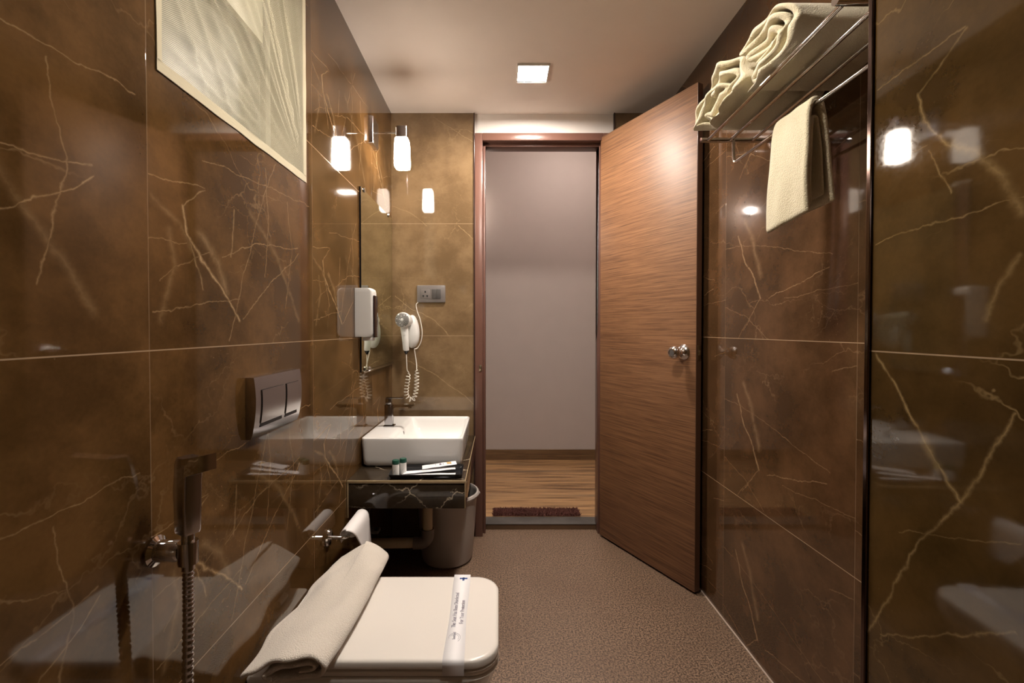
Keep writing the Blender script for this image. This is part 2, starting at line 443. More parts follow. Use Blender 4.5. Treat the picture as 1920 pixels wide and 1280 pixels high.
def crom(pts, n):
    """smooth resample of an open polyline (tuples of any dimension)"""
    P = [Vector(p) for p in pts]; P = [P[0]*2-P[1]] + P + [P[-1]*2-P[-2]]; out = []
    for i in range(1, len(P)-2):
        for k in range(n):
            t = k/n
            out.append(.5*((2*P[i]) + (P[i+1]-P[i-1])*t + (2*P[i-1]-5*P[i]+4*P[i+1]-P[i+2])*t*t + (3*P[i]-P[i-1]-3*P[i+1]+P[i+2])*t**3))
    out.append(P[-2]); return out
def loft(bm, rings, cap0=True, cap1=True):
    R = [[bm.verts.new(p) for p in r] for r in rings]; n = len(R[0])
    for a, b in zip(R, R[1:]):
        for k in range(n): bm.faces.new((a[k], a[(k+1) % n], b[(k+1) % n], b[k]))
    if cap0: bm.faces.new(R[0][::-1])
    if cap1: bm.faces.new(R[-1])
def rrect(x0, x1, y0, y1, r, n=8):
    """rounded rectangle outline; r = radii for corners (x1,y0),(x1,y1),(x0,y1),(x0,y0)"""
    if not isinstance(r, (list, tuple)): r = [r]*4
    out = []
    for (cx, cy, a0), rr in zip(((x1, y0, -90), (x1, y1, 0), (x0, y1, 90), (x0, y0, 180)), r):
        sx = -1 if cx == x1 else 1; sy = 1 if cy == y0 else -1
        for k in range(n+1):
            a = math.radians(a0+90*k/n); out.append((cx+sx*rr+rr*math.cos(a), cy+sy*rr+rr*math.sin(a)))
    return out
def ring(o2, z): return [(x, y, z) for x, y in o2]
def fold(bm, path, th, stations, place, n=6, round_ends=True):
    """thick cloth: path (2D) thickened by th, swept over stations; place(a, b, s, i) -> 3D point"""
    P = crom(path, n); N = len(P); L, Rr = [], []
    for i, p in enumerate(P):
        d = (P[min(i+1, N-1)]-P[max(i-1, 0)]).normalized(); nn = Vector((-d.y, d.x))
        tt = th/2
        if round_ends and (i == 0 or i == N-1): tt *= .55
        L.append(p+nn*tt); Rr.append(p-nn*tt)
    out = L + Rr[::-1]
    rings = [[bm.verts.new(place(q.x, q.y, s, i)) for q in out] for i, s in enumerate(stations)]
    n2 = len(out)
    for a, b in zip(rings, rings[1:]):
        for k in range(n2): bm.faces.new((a[k], a[(k+1) % n2], b[(k+1) % n2], b[k]))
    for R in (rings[0], rings[-1]):
        for k in range(N-1):
            bm.faces.new((R[k], R[k+1], R[n2-2-k], R[n2-1-k]))
def sub(o, lv=1):
    m = o.modifiers.new('subdivision', 'SUBSURF'); m.levels = lv; m.render_levels = lv; return o
def cloth(o, strength, size, lv=0, seed=0):
    """push the mesh about with smooth noise, kept in the mesh itself"""
    for v in o.data.vertices:
        q = v.co/size + Vector((seed, seed*1.7, 0))
        v.co += noise.noise_vector(q)*strength + noise.noise_vector(q*2.7)*strength*.35
def text(name, body, size, M, mat, parent, ext=.0002, sx=1.0):
    c = bpy.data.curves.new(name, 'FONT'); c.body = body; c.size = size; c.extrude = ext; c.align_x = 'LEFT'; c.align_y = 'CENTER'
    o = bpy.data.objects.new(name, c); COL.objects.link(o)
    me = bpy.data.meshes.new_from_object(o.evaluated_get(bpy.context.evaluated_depsgraph_get()))
    bpy.data.objects.remove(o); me.name = name; me.materials.clear(); me.materials.append(mat)
    me.transform(M @ Matrix.Diagonal((sx, 1, 1, 1)))
    o = bpy.data.objects.new(name, me); COL.objects.link(o); o.parent = parent; return o
NB = bmesh.new

# ================= setting =================
YR = -1.05                                   # wall behind the camera
WY0, WY1, WZ0, WZ1 = .745, 1.305, CH+.43, CH+.99   # window opening in the left wall
bm = NB(); t_ = .16
box(bm, XL-t_, XL, YR, WY0, 0, ZC); box(bm, XL-t_, XL, WY1, YB+.1, 0, ZC)
box(bm, XL-t_, XL, WY0, WY1, 0, WZ0); box(bm, XL-t_, XL, WY0, WY1, WZ1, ZC)
struct('wall_left', bm, MAR_L)
bm = NB(); box(bm, XR, XR+.12, .72, YB+.1, 0, ZC); struct('wall_right', bm, MAR_R)
# nearer wall block on the right, its polished face turned a little towards the lens
bm = NB(); TA = math.tan(math.radians(2.0)); c0 = .582
vs = [(c0, .713), (XR+.12, .713), (XR+.12, YR), (c0-(.713-YR)*TA, YR)]
lo = [bm.verts.new((x, y, 0)) for x, y in vs]; hi = [bm.verts.new((x, y, ZC)) for x, y in vs]
for k in range(4): bm.faces.new((lo[k], lo[(k+1) % 4], hi[(k+1) % 4], hi[k]))
bm.faces.new(lo); bm.faces.new(hi)
struct('wall_near_right', bm, MAR_P)
bm = NB(); box(bm, c0-.004, c0+.010, .711, .720, 0, ZC, .0015); struct('trim_3', bm, plain('bronze_trim', (.14, .10, .09), .12, 1))
bm = NB(); box(bm, XL-.16, XR+.12, YR-.1, YR, 0, ZC); struct('wall_rear', bm, MAR_B)
bm = NB(); box(bm, XL, -.124, YB, YB+.10, 0, ZC); box(bm, .592, XR, YB, YB+.10, 0, ZC); struct('wall_back', bm, MAR_B)
bm = NB(); box(bm, -.124, .592, YB+.012, YB+.10, CH+1.004, ZC); struct('wall_above_door', bm, M_PLASTER)
bm = NB(); box(bm, -.1285, -.1235, YB-.007, YB+.012, 0, ZC-.001, .001); struct('trim_1', bm, M_TRIM)
bm = NB(); box(bm, .5905, .5955, YB-.007, YB+.012, 0, ZC-.001, .001); struct('trim_2', bm, M_TRIM)
bm = NB(); box(bm, XL-.16, XR+.12, YR-.1, YB+.1, ZC, ZC+.05); struct('ceiling', bm, M_CEIL)
bm = NB(); box(bm, XL-.16, XR+.12, YR-.1, YB+.1, -.05, 0); struct('floor', bm, M_FLOOR)
# grout bead along the right wall's foot
bm = NB(); box(bm, XR-.006, XR, .72, YB, 0, .003, .001); struct('trim_4', bm, plain('pale_grout', (.42, .33, .27), .7))
# passage outside the door
PF = CH-1.046; PYW = 3.64; YT = 2.428
bm = NB(); box(bm, -1.6, 2.0, YT+.095, PYW+.1, -.05, PF); struct('floor_passage', bm, M_PLANK)
bm = NB(); box(bm, -1.6, 2.0, PYW, PYW+.1, PF, CH+1.6); struct('wall_passage_far', bm, M_PASS)
bm = NB(); box(bm, -1.7, -1.6, YB+.1, PYW+.1, -.05, CH+1.6); box(bm, 2.0, 2.1, YB+.1, PYW+.1, -.05, CH+1.6); struct('wall_passage_side', bm, M_PASS)
bm = NB(); box(bm, -1.7, 2.1, YB+.1, PYW+.1, CH+1.6, CH+1.65); struct('ceiling_passage', bm, M_CEIL)
bm = NB(); box(bm, -1.6, XL-.16, YB, YB+.1, PF, CH+1.6); box(bm, XR+.12, 2.0, YB, YB+.1, PF, CH+1.6); box(bm, XL-.16, XR+.12, YB, YB+.1, ZC+.05, CH+1.6)
struct('wall_passage_near', bm, M_PASS)
bm = NB(); box(bm, -1.6, 2.0, PYW-.012, PYW, PF, PF+.083, .002); struct('baseboard_passage', bm, M_SKIRT)
# granite threshold and its brown riser
bm = NB(); box(bm, -.10, .56, YT, YT+.095, CH-1.049, CH-1.045, .001); struct('trim_5', bm, M_GRANITE)
bm = NB(); box(bm, -.10, .56, YT+.002, YT+.095, 0, CH-1.049); struct('trim_6', bm, plain('threshold_riser', (.11, .062, .032), .4, var=.3))

# door frame
bm = NB()
y0, y1, y2 = YB-.010, YB+.028, YB+.10
def jamb(a, b, c):  # outer, front inner edge, stop inner edge
    box(bm, min(a, b), max(a, b), y0, y2, 0, CH+1.004, .002)
    box(bm, min(b, c), max(b, c), y1, y2, 0, CH+.966, .0015)
jamb(-.122, -.083, -.069); jamb(.588, .536, .522)
box(bm, -.083, .536, y0, y2, CH+.966, CH+1.004, .002); box(bm, -.069, .522, y1, y2, CH+.950, CH+.966, .0015)
fr = link('door_frame', bm, M_FRAME); tag(fr, 'reddish brown painted wooden door frame around the open doorway', 'door frame')
bm = NB(); box(bm, -.101, -.087, y0-.003, y0+.001, CH-.215, CH-.185, .001)
box(bm, -.098, -.090, y0-.004, y0-.001, CH-.207, CH-.193, .001)
link('strike_plate', bm, M_BRASS, fr)['label'] = 'small brass latch plate'

# door leaf, hinged at the right jamb and swung into the room
H = Vector((.524, 2.352)); Fp = Vector((.7925, 1.826)); DL = (Fp-H).length; ang = math.atan2(Fp.y-H.y, Fp.x-H.x)
door = bpy.data.objects.new('door_1', None); COL.objects.link(door); door.location = (H.x, H.y, .010); door.rotation_euler = (0, 0, ang); door['kind'] = 'structure'
DH = 2.049; T = .030
# local: x along the leaf, +y away from the lens, z up
bm = NB(); box(bm, 0, DL-.0012, 0, T, 0, DH, .0015); link('door_panel', bm, M_DOOR, door)
bm = NB(); box(bm, DL-.0012, DL+.0008, .0006, T-.0006, .001, DH-.001); link('door_edge', bm, M_DOOREDGE, door)['label'] = 'dark brown lipping on the free edge'
kx, kz = DL-.062, CH-.095-.010
bm = NB()
Mk = Matrix.Translation((kx, 0, kz)) @ Matrix.Rotation(PI/2, 4, 'X')
lathe(bm, [(0, -.001), (.031, -.001), (.033, .002), (.031, .006), (.022, .014), (.0125, .018), (.0105, .026), (.0115, .033), (.020, .040), (.0255, .048), (.0265, .056), (.0245, .064), (.019, .069), (.015, .070), (.0135, .0675), (0, .067)], 40, Mk)
knob = link('door_knob', bm, M_KNOB, door); knob['label'] = 'round polished steel knob'
bm = NB(); lathe(bm, [(0, .067), (.012, .067), (.011, .0685), (0, .069)], 24, Mk); link('key_cylinder', bm, M_GREYD, knob)
bm = NB(); box(bm, DL+.0006, DL+.0022, .006, .024, kz-.03, kz+.03, .0005); box(bm, DL+.0018, DL+.008, .010, .020, kz-.010, kz+.010, .002)
link('latch_plate', bm, M_BRASS, door)
bm = NB()
for z in (.22, 1.05, 1.85): tube(bm, [(-.003, T+.004, z-.04), (-.003, T+.004, z+.04)], .005, 12)
link('door_hinge', bm, M_KNOB, door)

# window recess: frame, pane and pale sash panel behind the net
bm = NB(); X1 = XL-.125
for a in ((WY0, WY1, WZ0, WZ0+.03), (WY0, WY1, WZ1-.03, WZ1), (WY0, WY0+.03, WZ0+.03, WZ1-.03), (WY1-.03, WY1, WZ0+.03, WZ1-.03)):
    box(bm, X1, X1+.03, a[0], a[1], a[2], a[3], .002)
win = struct('window_1', bm, plain('window_frame_paint', (.42, .40, .30), .4))
bm = NB(); box(bm, X1+.008, X1+.014, WY0+.02, WY1-.02, WZ0+.02, WZ1-.02); link('window_pane', bm, M_FROST, win)
bm = NB(); box(bm, X1+.036, X1+.050, .92, 1.225, CH+.758, WZ1-.005, .003); link('window_sash', bm, M_PANEL, win)['label'] = 'pale hinged sash panel'
bm = NB()
box(bm, XL-.12, XL-.0005, WY0, WY1, WZ0, WZ0+.004); box(bm, XL-.12, XL-.0005, WY0, WY1, WZ1-.004, WZ1)
box(bm, XL-.12, XL-.0005, WY0, WY0+.004, WZ0, WZ1); box(bm, XL-.12, XL-.0005, WY1-.004, WY1, WZ0, WZ1)
link('window_reveal', bm, M_RECESS, win)
# the net itself
net = empty('window_net', (XL+.006, (WY0+WY1)/2, WZ0-.01), 'cream mosquito net with taped hem stretched over the high window', 'mosquito net')
bm = NB(); NY, NZ = 120, 90; ny0, ny1, nz0, nz1 = WY0-.006, WY1+.004, WZ0-.012, WZ1+.012
L0 = net.location
def netpt(a, b):
    y = ny0+(ny1-ny0)*a; z = nz0+(nz1-nz0)*b
    e = min(1, min(a, 1-a, b, 1-b)*9)
    # creases fan out of the lower far corner
    th = math.atan2(1-a+.02, b+.02); rr = math.hypot(1-a, b)
    rg = lambda q, p=3: max(0, 1-abs(q)*p)
    w = .6*rg(noise.noise(Vector((th*8, .3, 1.5))), 4)*min(1, rr*2.2)*(.5+.5*noise.noise(Vector((a*3, b*3, 4)))+.4)
    w += .45*rg(noise.noise(Vector((th*17+4, rr*.25, 7.3))), 4)*math.exp(-((rr-.5)/.4)**2)
    w += .5*rg(noise.noise(Vector((a*7-(1-b)*5+3, .4, 3.5))), 5)*(1-a) + .6*noise.noise(Vector((a*2.5, b*2, 8))) - .3
    return Vector((XL+.0016 + e*(.014*w+.003), y, z))-L0
G = [[bm.verts.new(netpt(i/NY, j/NZ)) for j in range(NZ+1)] for i in range(NY+1)]
for i in range(NY):
    for j in range(NZ): bm.faces.new((G[i][j], G[i+1][j], G[i+1][j+1], G[i][j+1]))
link('net_mesh', bm, M_NET, net, ang=180)
bm = NB(); hw = .019
def wav(q): return .0022*noise.noise(Vector((q*14, 2, 3)))
for (a, b, c, d) in ((ny0, nz0, ny1, nz0+hw), (ny0, nz1-hw, ny1, nz1), (ny0, nz0+hw*.9, ny0+hw*.6, nz1-hw*.9), (ny1-hw, nz0+hw*.9, ny1, nz1-hw*.9)):
    horiz = (c-a) > (d-b); n = 60; rows = []
    for k in range(n+1):
        q = k/n
        if horiz: y = a+(c-a)*q; r = [(y, b+wav(y)), (y, d+wav(y+3)*.6)]
        else: z = b+(d-b)*q; r = [(a+wav(z), z), (c+wav(z+5), z)]
        rows.append([Vector((XL+x, yy, zz))-L0 for (yy, zz) in r for x in (.0003, .0024)])
    V = [[bm.verts.new(p) for p in r] for r in rows]
    for p, q in zip(V, V[1:]):
        for (i, j) in ((0, 1), (1, 3), (3, 2), (2, 0)): bm.faces.new((p[i], p[j], q[j], q[i]))
    for e in (V[0], V[-1]): bm.faces.new((e[0], e[1], e[3], e[2]))
link('hem_tape', bm, M_HEM, net)

# ================= lights of the place, and an added passage fill =================
def ceil_light(x, y, e, s, label, hide=False):
    t = empty('ceiling_light', (x, y, ZC), label, 'light')
    bm = NB(); e_ = s/2
    for q in ((-e_-.006, e_+.006, -e_-.006, -e_), (-e_-.006, e_+.006, e_, e_+.006), (-e_-.006, -e_, -e_, e_), (e_, e_+.006, -e_, e_)): box(bm, *q, -.009, 0, .001)
    link('light_frame', bm, M_PLW, t)
    bm = NB(); box(bm, -s/2, s/2, -s/2, s/2, -.0022, -.0002)
    link('diffuser', bm, emis('led_diffuser', (1, .90, .80), e), t); return t
ceil_light(.147, 1.985, LED_E, .125, 'small square white LED panel glowing on the ceiling before the doorway')
ceil_light(.12, 1.02, LED2_E, .125, 'square LED panel on the ceiling nearer the shower, seen only in reflections')

sc = empty('wall_sconce', (XL, 1.99, CH+.851), 'chrome wall lamp with a glowing frosted glass shade beside the mirror', 'wall lamp')
bm = NB(); rr = rrect(-.048, .048, -.060, .060, .010, 4)
loft(bm, [[(0, a, b) for a, b in rr], [(.006, a, b) for a, b in rr], [(.017, a*.95, b*.96) for a, b in rr], [(.019, a*.9, b*.92) for a, b in rr]])
link('wall_plate', bm, M_SATIN, sc, ang=20)
bm = NB(); tube(bm, [(.013, 0, 0), (.108, 0, 0)], .0032, 12); link('arm', bm, M_CHROME, sc)
bm = NB(); cx = .133
q = rrect(cx-.024, cx+.024, -.024, .024, .006, 4); loft(bm, [ring(q, -.024), ring(q, .022)]); link('lamp_cap', bm, M_SATIN, sc, ang=30)
def sq(h): return rrect(cx-h, cx+h, -h, h, .011, 5)
bm = NB(); loft(bm, [ring(sq(.026), -.022), ring(sq(.0295), -.029), ring(sq(.0315), -.09), ring(sq(.0325), -.148), ring(sq(.029), -.155)])
sub(link('glass_shade', bm, emis('lit_frosted_glass', (1, .86, .72), SCONCE_E), sc, ang=60), 1)

wl = empty('passage_wall_light', (-.30, PYW, CH+.93), 'small round lamp on the passage wall left of the doorway', 'wall lamp')
bm = NB(); tube(bm, [(0, 0, 0), (0, -.05, 0)], .02, 16); link('lamp_base', bm, M_SATIN, wl)
bm = NB(); bmesh.ops.create_uvsphere(bm, u_segments=24, v_segments=14, radius=.017, matrix=Matrix.Translation((0, -.062, 0))); link('globe', bm, emis('warm_globe', (1, .86, .76), 110), wl)
pl = empty('passage_fill_light', (.55, 2.95, CH+1.6), 'added round fill lamp over the passage, unseen above the view', 'light')  # unseen lamp added to give the passage general light
bm = NB(); lathe(bm, [(0, -.03), (.10, -.03), (.12, -.015), (.12, 0), (0, 0)], 32); link('diffuser', bm, emis('passage_fill_diffuser', (1, .86, .78), PASS_E), pl)

# ================= mirror, dispenser =================
mi = empty('wall_mirror', (XL, 2.075, CH-.17), 'frameless mirror on the left wall above the basin, reaching the corner', 'mirror')
bm = NB(); box(bm, 0, .006, 1.811-2.075, 2.343-2.075, 0, .735, .0008)
link('mirror_glass', bm, M_MIR, mi, ang=20)
bm = NB(); box(bm, .0, .0068, 1.8085-2.075, 1.8108-2.075, 0, .735); link('mirror_edge', bm, M_BLACK, mi)['label'] = 'dark ground glass edge'
for y, z in ((-.22, .735), (.19, .735)):
    bm = NB(); box(bm, 0, .011, y-.007, y+.007, z-.010, z+.006, .0015); link('top_clip', bm, M_CHROME, mi)
bm = NB(); tube(bm, [(.009, -.262, -.003), (.009, .262, -.003)], .006, 12)
link('bottom_rail', bm, M_CHROME, mi)
bm = NB(); lathe(bm, [(0, 0), (.009, 0), (.011, .006), (.007, .012), (0, .013)], 18, Matrix.Translation((.010, -.19, .006)) @ Matrix.Rotation(PI/2, 4, 'Y')); link('rail_knob', bm, M_CHROME, mi)

di = empty('soap_dispenser', (XL, 1.775, CH-.033), 'white wall soap dispenser with a dark window strip, over the mirror edge', 'soap dispenser')
bm = NB(); q = rrect(0, .070, -.031, .031, (.013, .013, .002, .002), 6)
def dr(s, z): return [(x*s if x > .01 else x, y*(.6+.4*s), z) for x, y in q]
loft(bm, [dr(.86, .004), dr(.95, 0+.010), dr(1, .02), dr(1, .175), dr(.96, .186), dr(.82, .1915)])
link('dispenser_body', bm, M_PLW, di, ang=50)
bm = NB(); box(bm, .0690, .0745, -.024, .031, .001, .163, .002); link('level_window', bm, M_PLB, di)['label'] = 'dark brown window strip'
bm = NB(); box(bm, .025, .066, -.018, .018, -.012, .003, .004); link('push_spout', bm, M_PLW, di)

# ================= flush plate =================
fp = empty('flush_plate', (XL, 1.105, CH-.242), 'satin chrome dual flush plate on the left wall above the toilet', 'flush plate')
bm = NB(); n = 12; prof = [(0, 0)] + [(.006+.017*math.sin(PI*(.12+.62*k/n)), .136*k/n) for k in range(n+1)] + [(0, .136)]
prof[1] = (.010, 0)
loft(bm, [[(x, y, z) for x, z in prof] for y in (-.115, -.113, .113, .115)])
link('plate', bm, M_SATIN, fp, ang=30)
def px_(z):
    k = z/.136; return .006+.017*math.sin(PI*(.12+.62*k))
for nm, a, b in (('large_button', -.090, .012), ('small_button', .028, .094)):
    bm = NB(); zs = [.032+.074*k/8 for k in range(9)]
    loft(bm, [[(px_(z)-.002, a, z), (px_(z)+.0022, a, z), (px_(z)+.0022, b, z), (px_(z)-.002, b, z)] for z in zs]); bt = link(nm, bm, M_SATIN, fp, ang=30)
    bm = NB(); box(bm, px_(.026)-.001, px_(.026)+.0008, a, b, .023, .031); link('button_gap', bm, M_BLACK, bt)
    bm = NB(); zs = [.0305+.0765*k/8 for k in range(9)]
    loft(bm, [[(px_(z)-.003, a-.0012, z), (px_(z)+.0004, a-.0012, z), (px_(z)+.0004, b+.0012, z), (px_(z)-.003, b+.0012, z)] for z in zs]); link('button_outline', bm, M_BLACK, bt)

# ================= vanity =================
VZ = CH-.551
va = empty('vanity_counter', ((XL-.12)/2, 2.0, VZ-.10), 'dark veined marble counter with beige edges under the white basin', 'counter')
VL = va.location
def vb(name, x0, x1, y0, y1, z0, z1, mat, bev=.0006):
    bm = NB(); box(bm, x0-VL.x, x1-VL.x, y0-VL.y, y1-VL.y, z0-VL.z, z1-VL.z, bev); return link(name, bm, mat, va)
XV = -.120
vb('countertop', XL+.001, XV-.003, 1.650, YB-.001, VZ-.012, VZ, M_DMAR)
vb('front_apron', XL+.006, XV-.004, 1.646, 1.656, VZ-.101, VZ-.0125, M_DMAR)
vb('side_apron', XV-.014, XV-.001, 1.655, YB-.001, VZ-.101, VZ-.0125, M_DMAR)
bm = NB()
for b in ((XL+.001, XV, 1.643, 1.650, VZ-.0085, VZ+.0008), (XV-.003, XV, 1.650, YB-.001, VZ-.006, VZ+.0008), (XV-.004, XV, 1.643, 1.648, VZ-.101, VZ-.0085), (XL+.001, XL+.006, 1.643, 1.650, VZ-.135, VZ-.0085)):
    box(bm, b[0]-VL.x, b[1]-VL.x, b[2]-VL.y, b[3]-VL.y, b[4]-VL.z, b[5]-VL.z, .0006)
link('edge_strip', bm, M_EDGE, va)['label'] = 'beige tile edges'

# basin
bs = empty('wash_basin', (-.347, 2.033, VZ), 'white rectangular vessel basin on the dark marble counter', 'basin')
bm = NB(); x0, x1, yy0, yy1 = -.203, .205, -.232, .232
def rr4(i, r, z, dx=0, xl=None): return ring(rrect((x0+i) if xl is None else xl, x1-i+dx, yy0+i, yy1-i, r, 6), z)
h = .118
loft(bm, [rr4(.010, .018, .001), rr4(.006, .02, .004), rr4(.003, .022, .055), rr4(0, .022, h-.006), rr4(.0015, .021, h-.001), rr4(.005, .019, h),
          rr4(.010, .016, h-.001, xl=x0+.118), rr4(.014, .018, h-.008, xl=x0+.124), rr4(.028, .03, .040, xl=x0+.142), rr4(.06, .035, .024, xl=x0+.17), rr4(.11, .03, .019, xl=x0+.2)])
sub(link('basin_bowl', bm, M_CER, bs, ang=180), 1)
bm = NB(); lathe(bm, [(.006, -.001), (.0085, -.0005), (.0085, .0012), (.006, .0012)], 20, Matrix.Translation((x0+.1285, -.02, .092)) @ Matrix.Rotation(math.radians(78), 4, 'Y')); link('overflow_ring', bm, M_CHROME, bs)
bm = NB(); lathe(bm, [(0, 0), (.006, 0), (.006, .0008), (0, .0008)], 16, Matrix.Translation((x0+.1285, -.02, .092)) @ Matrix.Rotation(math.radians(78), 4, 'Y')); link('overflow_hole', bm, M_HOLE, bs)
bm = NB(); lathe(bm, [(0, .026), (.026, .026), (.03, .022), (.03, .017), (0, .017)], 24, Matrix.Translation((.05, 0, 0))); link('drain', bm, M_CHROME, bs)
# tap
tp = empty('basin_tap', (-.488, 2.03, VZ+h), 'square chrome mixer tap standing on the white basin', 'tap')
bm = NB(); box(bm, -.024, .024, -.020, .020, .0, .006, .002); link('tap_base', bm, M_TAP, tp)
bm = NB(); box(bm, -.020, .016, -.015, .015, .004, .098, .003); link('tap_body', bm, M_TAP, tp)
bm = NB()
sp_ = [(.008, .062), (.010, .084), (.022, .0925), (.10, .0925), (.112, .0965)]
P1 = [(x, z) for x, z in sp_]
loft(bm, [[(.006, -.013, .058), (.006, .013, .058), (.0065, .013, .098), (.0065, -.013, .098)], [(.016, -.013, .078), (.016, .013, .078), (.014, .013, .0985), (.014, -.013, .0985)],
          [(.028, -.013, .0855), (.028, .013, .0855), (.028, .013, .0985), (.028, -.013, .0985)], [(.098, -.013, .0875), (.098, .013, .0875), (.098, .013, .0985), (.098, -.013, .0985)], [(.112, -.013, .0945), (.112, .013, .0945), (.113, .013, .0985), (.113, -.013, .0985)]])
spt = link('spout', bm, M_CHROME, tp, ang=30)
bm = NB(); tube(bm, [(.092, 0, .089), (.092, 0, .081)], .009, 16); link('aerator', bm, M_CHROME, spt)
bm = NB(); box(bm, -.016, .010, -.012, .012, .099, .124, .002); box(bm, -.016, .062, -.011, .011, .1245, .1285, .0015); link('lever', bm, M_TAP, tp)

# tray with sachets and bottles
TZ = VZ+.001
tr = empty('amenity_tray', (-.272, 1.727, TZ), 'black plastic tray on the counter before the basin', 'tray', math.radians(1.5))
bm = NB(); o1 = lambda i, r, z: ring(rrect(-.137+i, .137-i, -.066+i, .066-i, r, 5), z)
loft(bm, [o1(.010, .012, 0), o1(.004, .014, .006), o1(0, .015, .016), o1(.002, .014, .0165), o1(.007, .012, .007), o1(.013, .01, .0035)])
link('tray_body', bm, M_BLACK, tr, ang=40)
TZ2 = TZ+.0035
def bottle(x, y, rz, label):
    b = empty('toiletry_bottle', (x, y, TZ2), label, 'bottle', rz, 'small bottles on the black tray')
    bm = NB(); lathe(bm, [(0, .0005), (.0115, .0005), (.0128, .002), (.0128, .043), (.0118, .0455), (0, .0455)], 28); link('bottle_body', bm, M_PLW, b)
    bm = NB(); lathe(bm, [(0, .0445), (.0128, .0445), (.0133, .046), (.0133, .0575), (.0118, .0595), (0, .060)], 28); link('bottle_cap', bm, M_GREEN, b)
    bm = NB()
    for k, (u, v, w, hh) in enumerate(((-.3, .016, .10, .006), (-.12, .021, .07, .005), (-.2, .012, .16, .0015), (-.35, .033, .12, .0012), (-.05, .036, .2, .0012), (-.2, .030, .14, .0012))):
        a0 = -PI/2+u; r = .0129
        vs = [bm.verts.new((r*math.cos(a), r*math.sin(a), z)) for a, z in ((a0, v), (a0+w, v+.002), (a0+w*1.2, v+hh), (a0+w*.3, v+hh))]
        bm.faces.new(vs)
    link('bottle_print', bm, M_INK, b)
bottle(-.384, 1.690, 0, 'green-capped white bottle nearer the lens, front left on the black tray')
bottle(-.361, 1.712, .3, 'green-capped white bottle just behind the other, on the black tray')
def packet(name, x, y, z, L, Wd, rz, tilt, label, prints, thick=.004, seed=1):
    p = empty(name, (x, y, z), label, 'packet', rz, 'paper packets on the black tray')
    bm = NB(); n = 14; m = 5
    top = [[None]*(m+1) for _ in range(n+1)]; bot = [[None]*(m+1) for _ in range(n+1)]
    for i in range(n+1):
        for j in range(m+1):
            u = i/n; v = j/m; e = math.sin(PI*min(1, max(0, u*1.04-.02)))**.4*math.sin(PI*v)**.6 if 0 < u < 1 and 0 < v < 1 else 0
            zz = tilt*u; nn = noise.noise(Vector((u*5, v*3, seed)))*.0015
            top[i][j] = bm.verts.new(((u-.5)*L, (v-.5)*Wd, zz+.0012+thick*e+nn)); bot[i][j] = bm.verts.new(((u-.5)*L, (v-.5)*Wd, zz+.0002+nn*.3))
    for i in range(n):
        for j in range(m):
            bm.faces.new((top[i][j], top[i+1][j], top[i+1][j+1], top[i][j+1])); bm.faces.new((bot[i][j], bot[i][j+1], bot[i+1][j+1], bot[i+1][j]))
    for i in range(n):
        bm.faces.new((top[i][0], bot[i][0], bot[i+1][0], top[i+1][0])); bm.faces.new((top[i][m], top[i+1][m], bot[i+1][m], bot[i][m]))
    for j in range(m):
        bm.faces.new((top[0][j], top[0][j+1], bot[0][j+1], bot[0][j])); bm.faces.new((top[n][j], bot[n][j], bot[n][j+1], top[n][j+1]))
    link('sachet', bm, M_PAPER, p)
    for (u, v, w, hh, mt) in prints:
        bm = NB(); zz = tilt*(u+.5)+.0014+thick
        box(bm, u*L, u*L+w, v*Wd, v*Wd+hh, zz-.003, zz+.0004); link('print_mark', bm, mt, p)
packet('dental_kit_packet', -.262, 1.693, TZ2+.0002, .200, .036, math.radians(2), .002, 'long thin white sachet lying nearest the tray front', [], .003, 2)
packet('comb_packet', -.262, 1.716, TZ2+.0062, .195, .030, math.radians(9), .010, 'long narrow white packet lying across the middle of the tray', [], .003, 5)
packet('soap_packet', -.228, 1.742, TZ2+.018, .130, .044, math.radians(10), .012, 'short white packet with a gold printed square, topmost on the tray', [(.22, -.28, .017, .02, M_GOLD), (.0, -.25, .008, .018, M_INK), (.1, -.3, .002, .02, M_INK), (-.12, -.25, .0015, .018, M_INK)], .004, 9)

# waste pipe, angle valve, bucket under the counter
wp = empty('waste_pipe', (-.303, 1.93, VZ-.36), 'cream plastic waste pipe with dark elbow under the counter', 'pipe')
bm = NB(); tube(bm, [(0, 0, .03), (0, 0, .345)], .021, 20); link('drop_pipe', bm, M_PIPE, wp)
arc = [(-.035+.035*math.cos(a), 0, .015-.035*math.sin(a)+.02) for a in [PI/2*k/10 for k in range(11)]]
bm = NB(); tube(bm, [(0, 0, .060)] + arc + [(-.06, 0, 0)], .027, 20); link('elbow', bm, M_PIPED, wp)
bm = NB(); tube(bm, [(-.04, 0, 0), (-.2475, 0, -.004)], .021, 20); link('cross_pipe', bm, M_PIPE, wp)
av = empty('angle_valve', (XL, 1.80, VZ-.25), 'small angle valve on the left wall under the counter', 'valve')
bm = NB(); lathe(bm, [(0, 0), (.022, 0), (.020, .005), (.009, .008), (.009, .045), (.013, .048), (.013, .06), (0, .06)], 20, Matrix.Rotation(PI/2, 4, 'Y')); link('valve_body', bm, M_GREYD, av)
bm = NB(); box(bm, .06, .078, -.018, .018, -.007, .007, .003); link('valve_handle', bm, M_GREYD, av)
bm = NB(); tube(bm, crom([(.03, 0, .008), (.03, 0, .05), (.035, .03, .10), (.05, .10, .145)], 8), .006, 12); link('supply_hose', bm, M_GREYD, av)

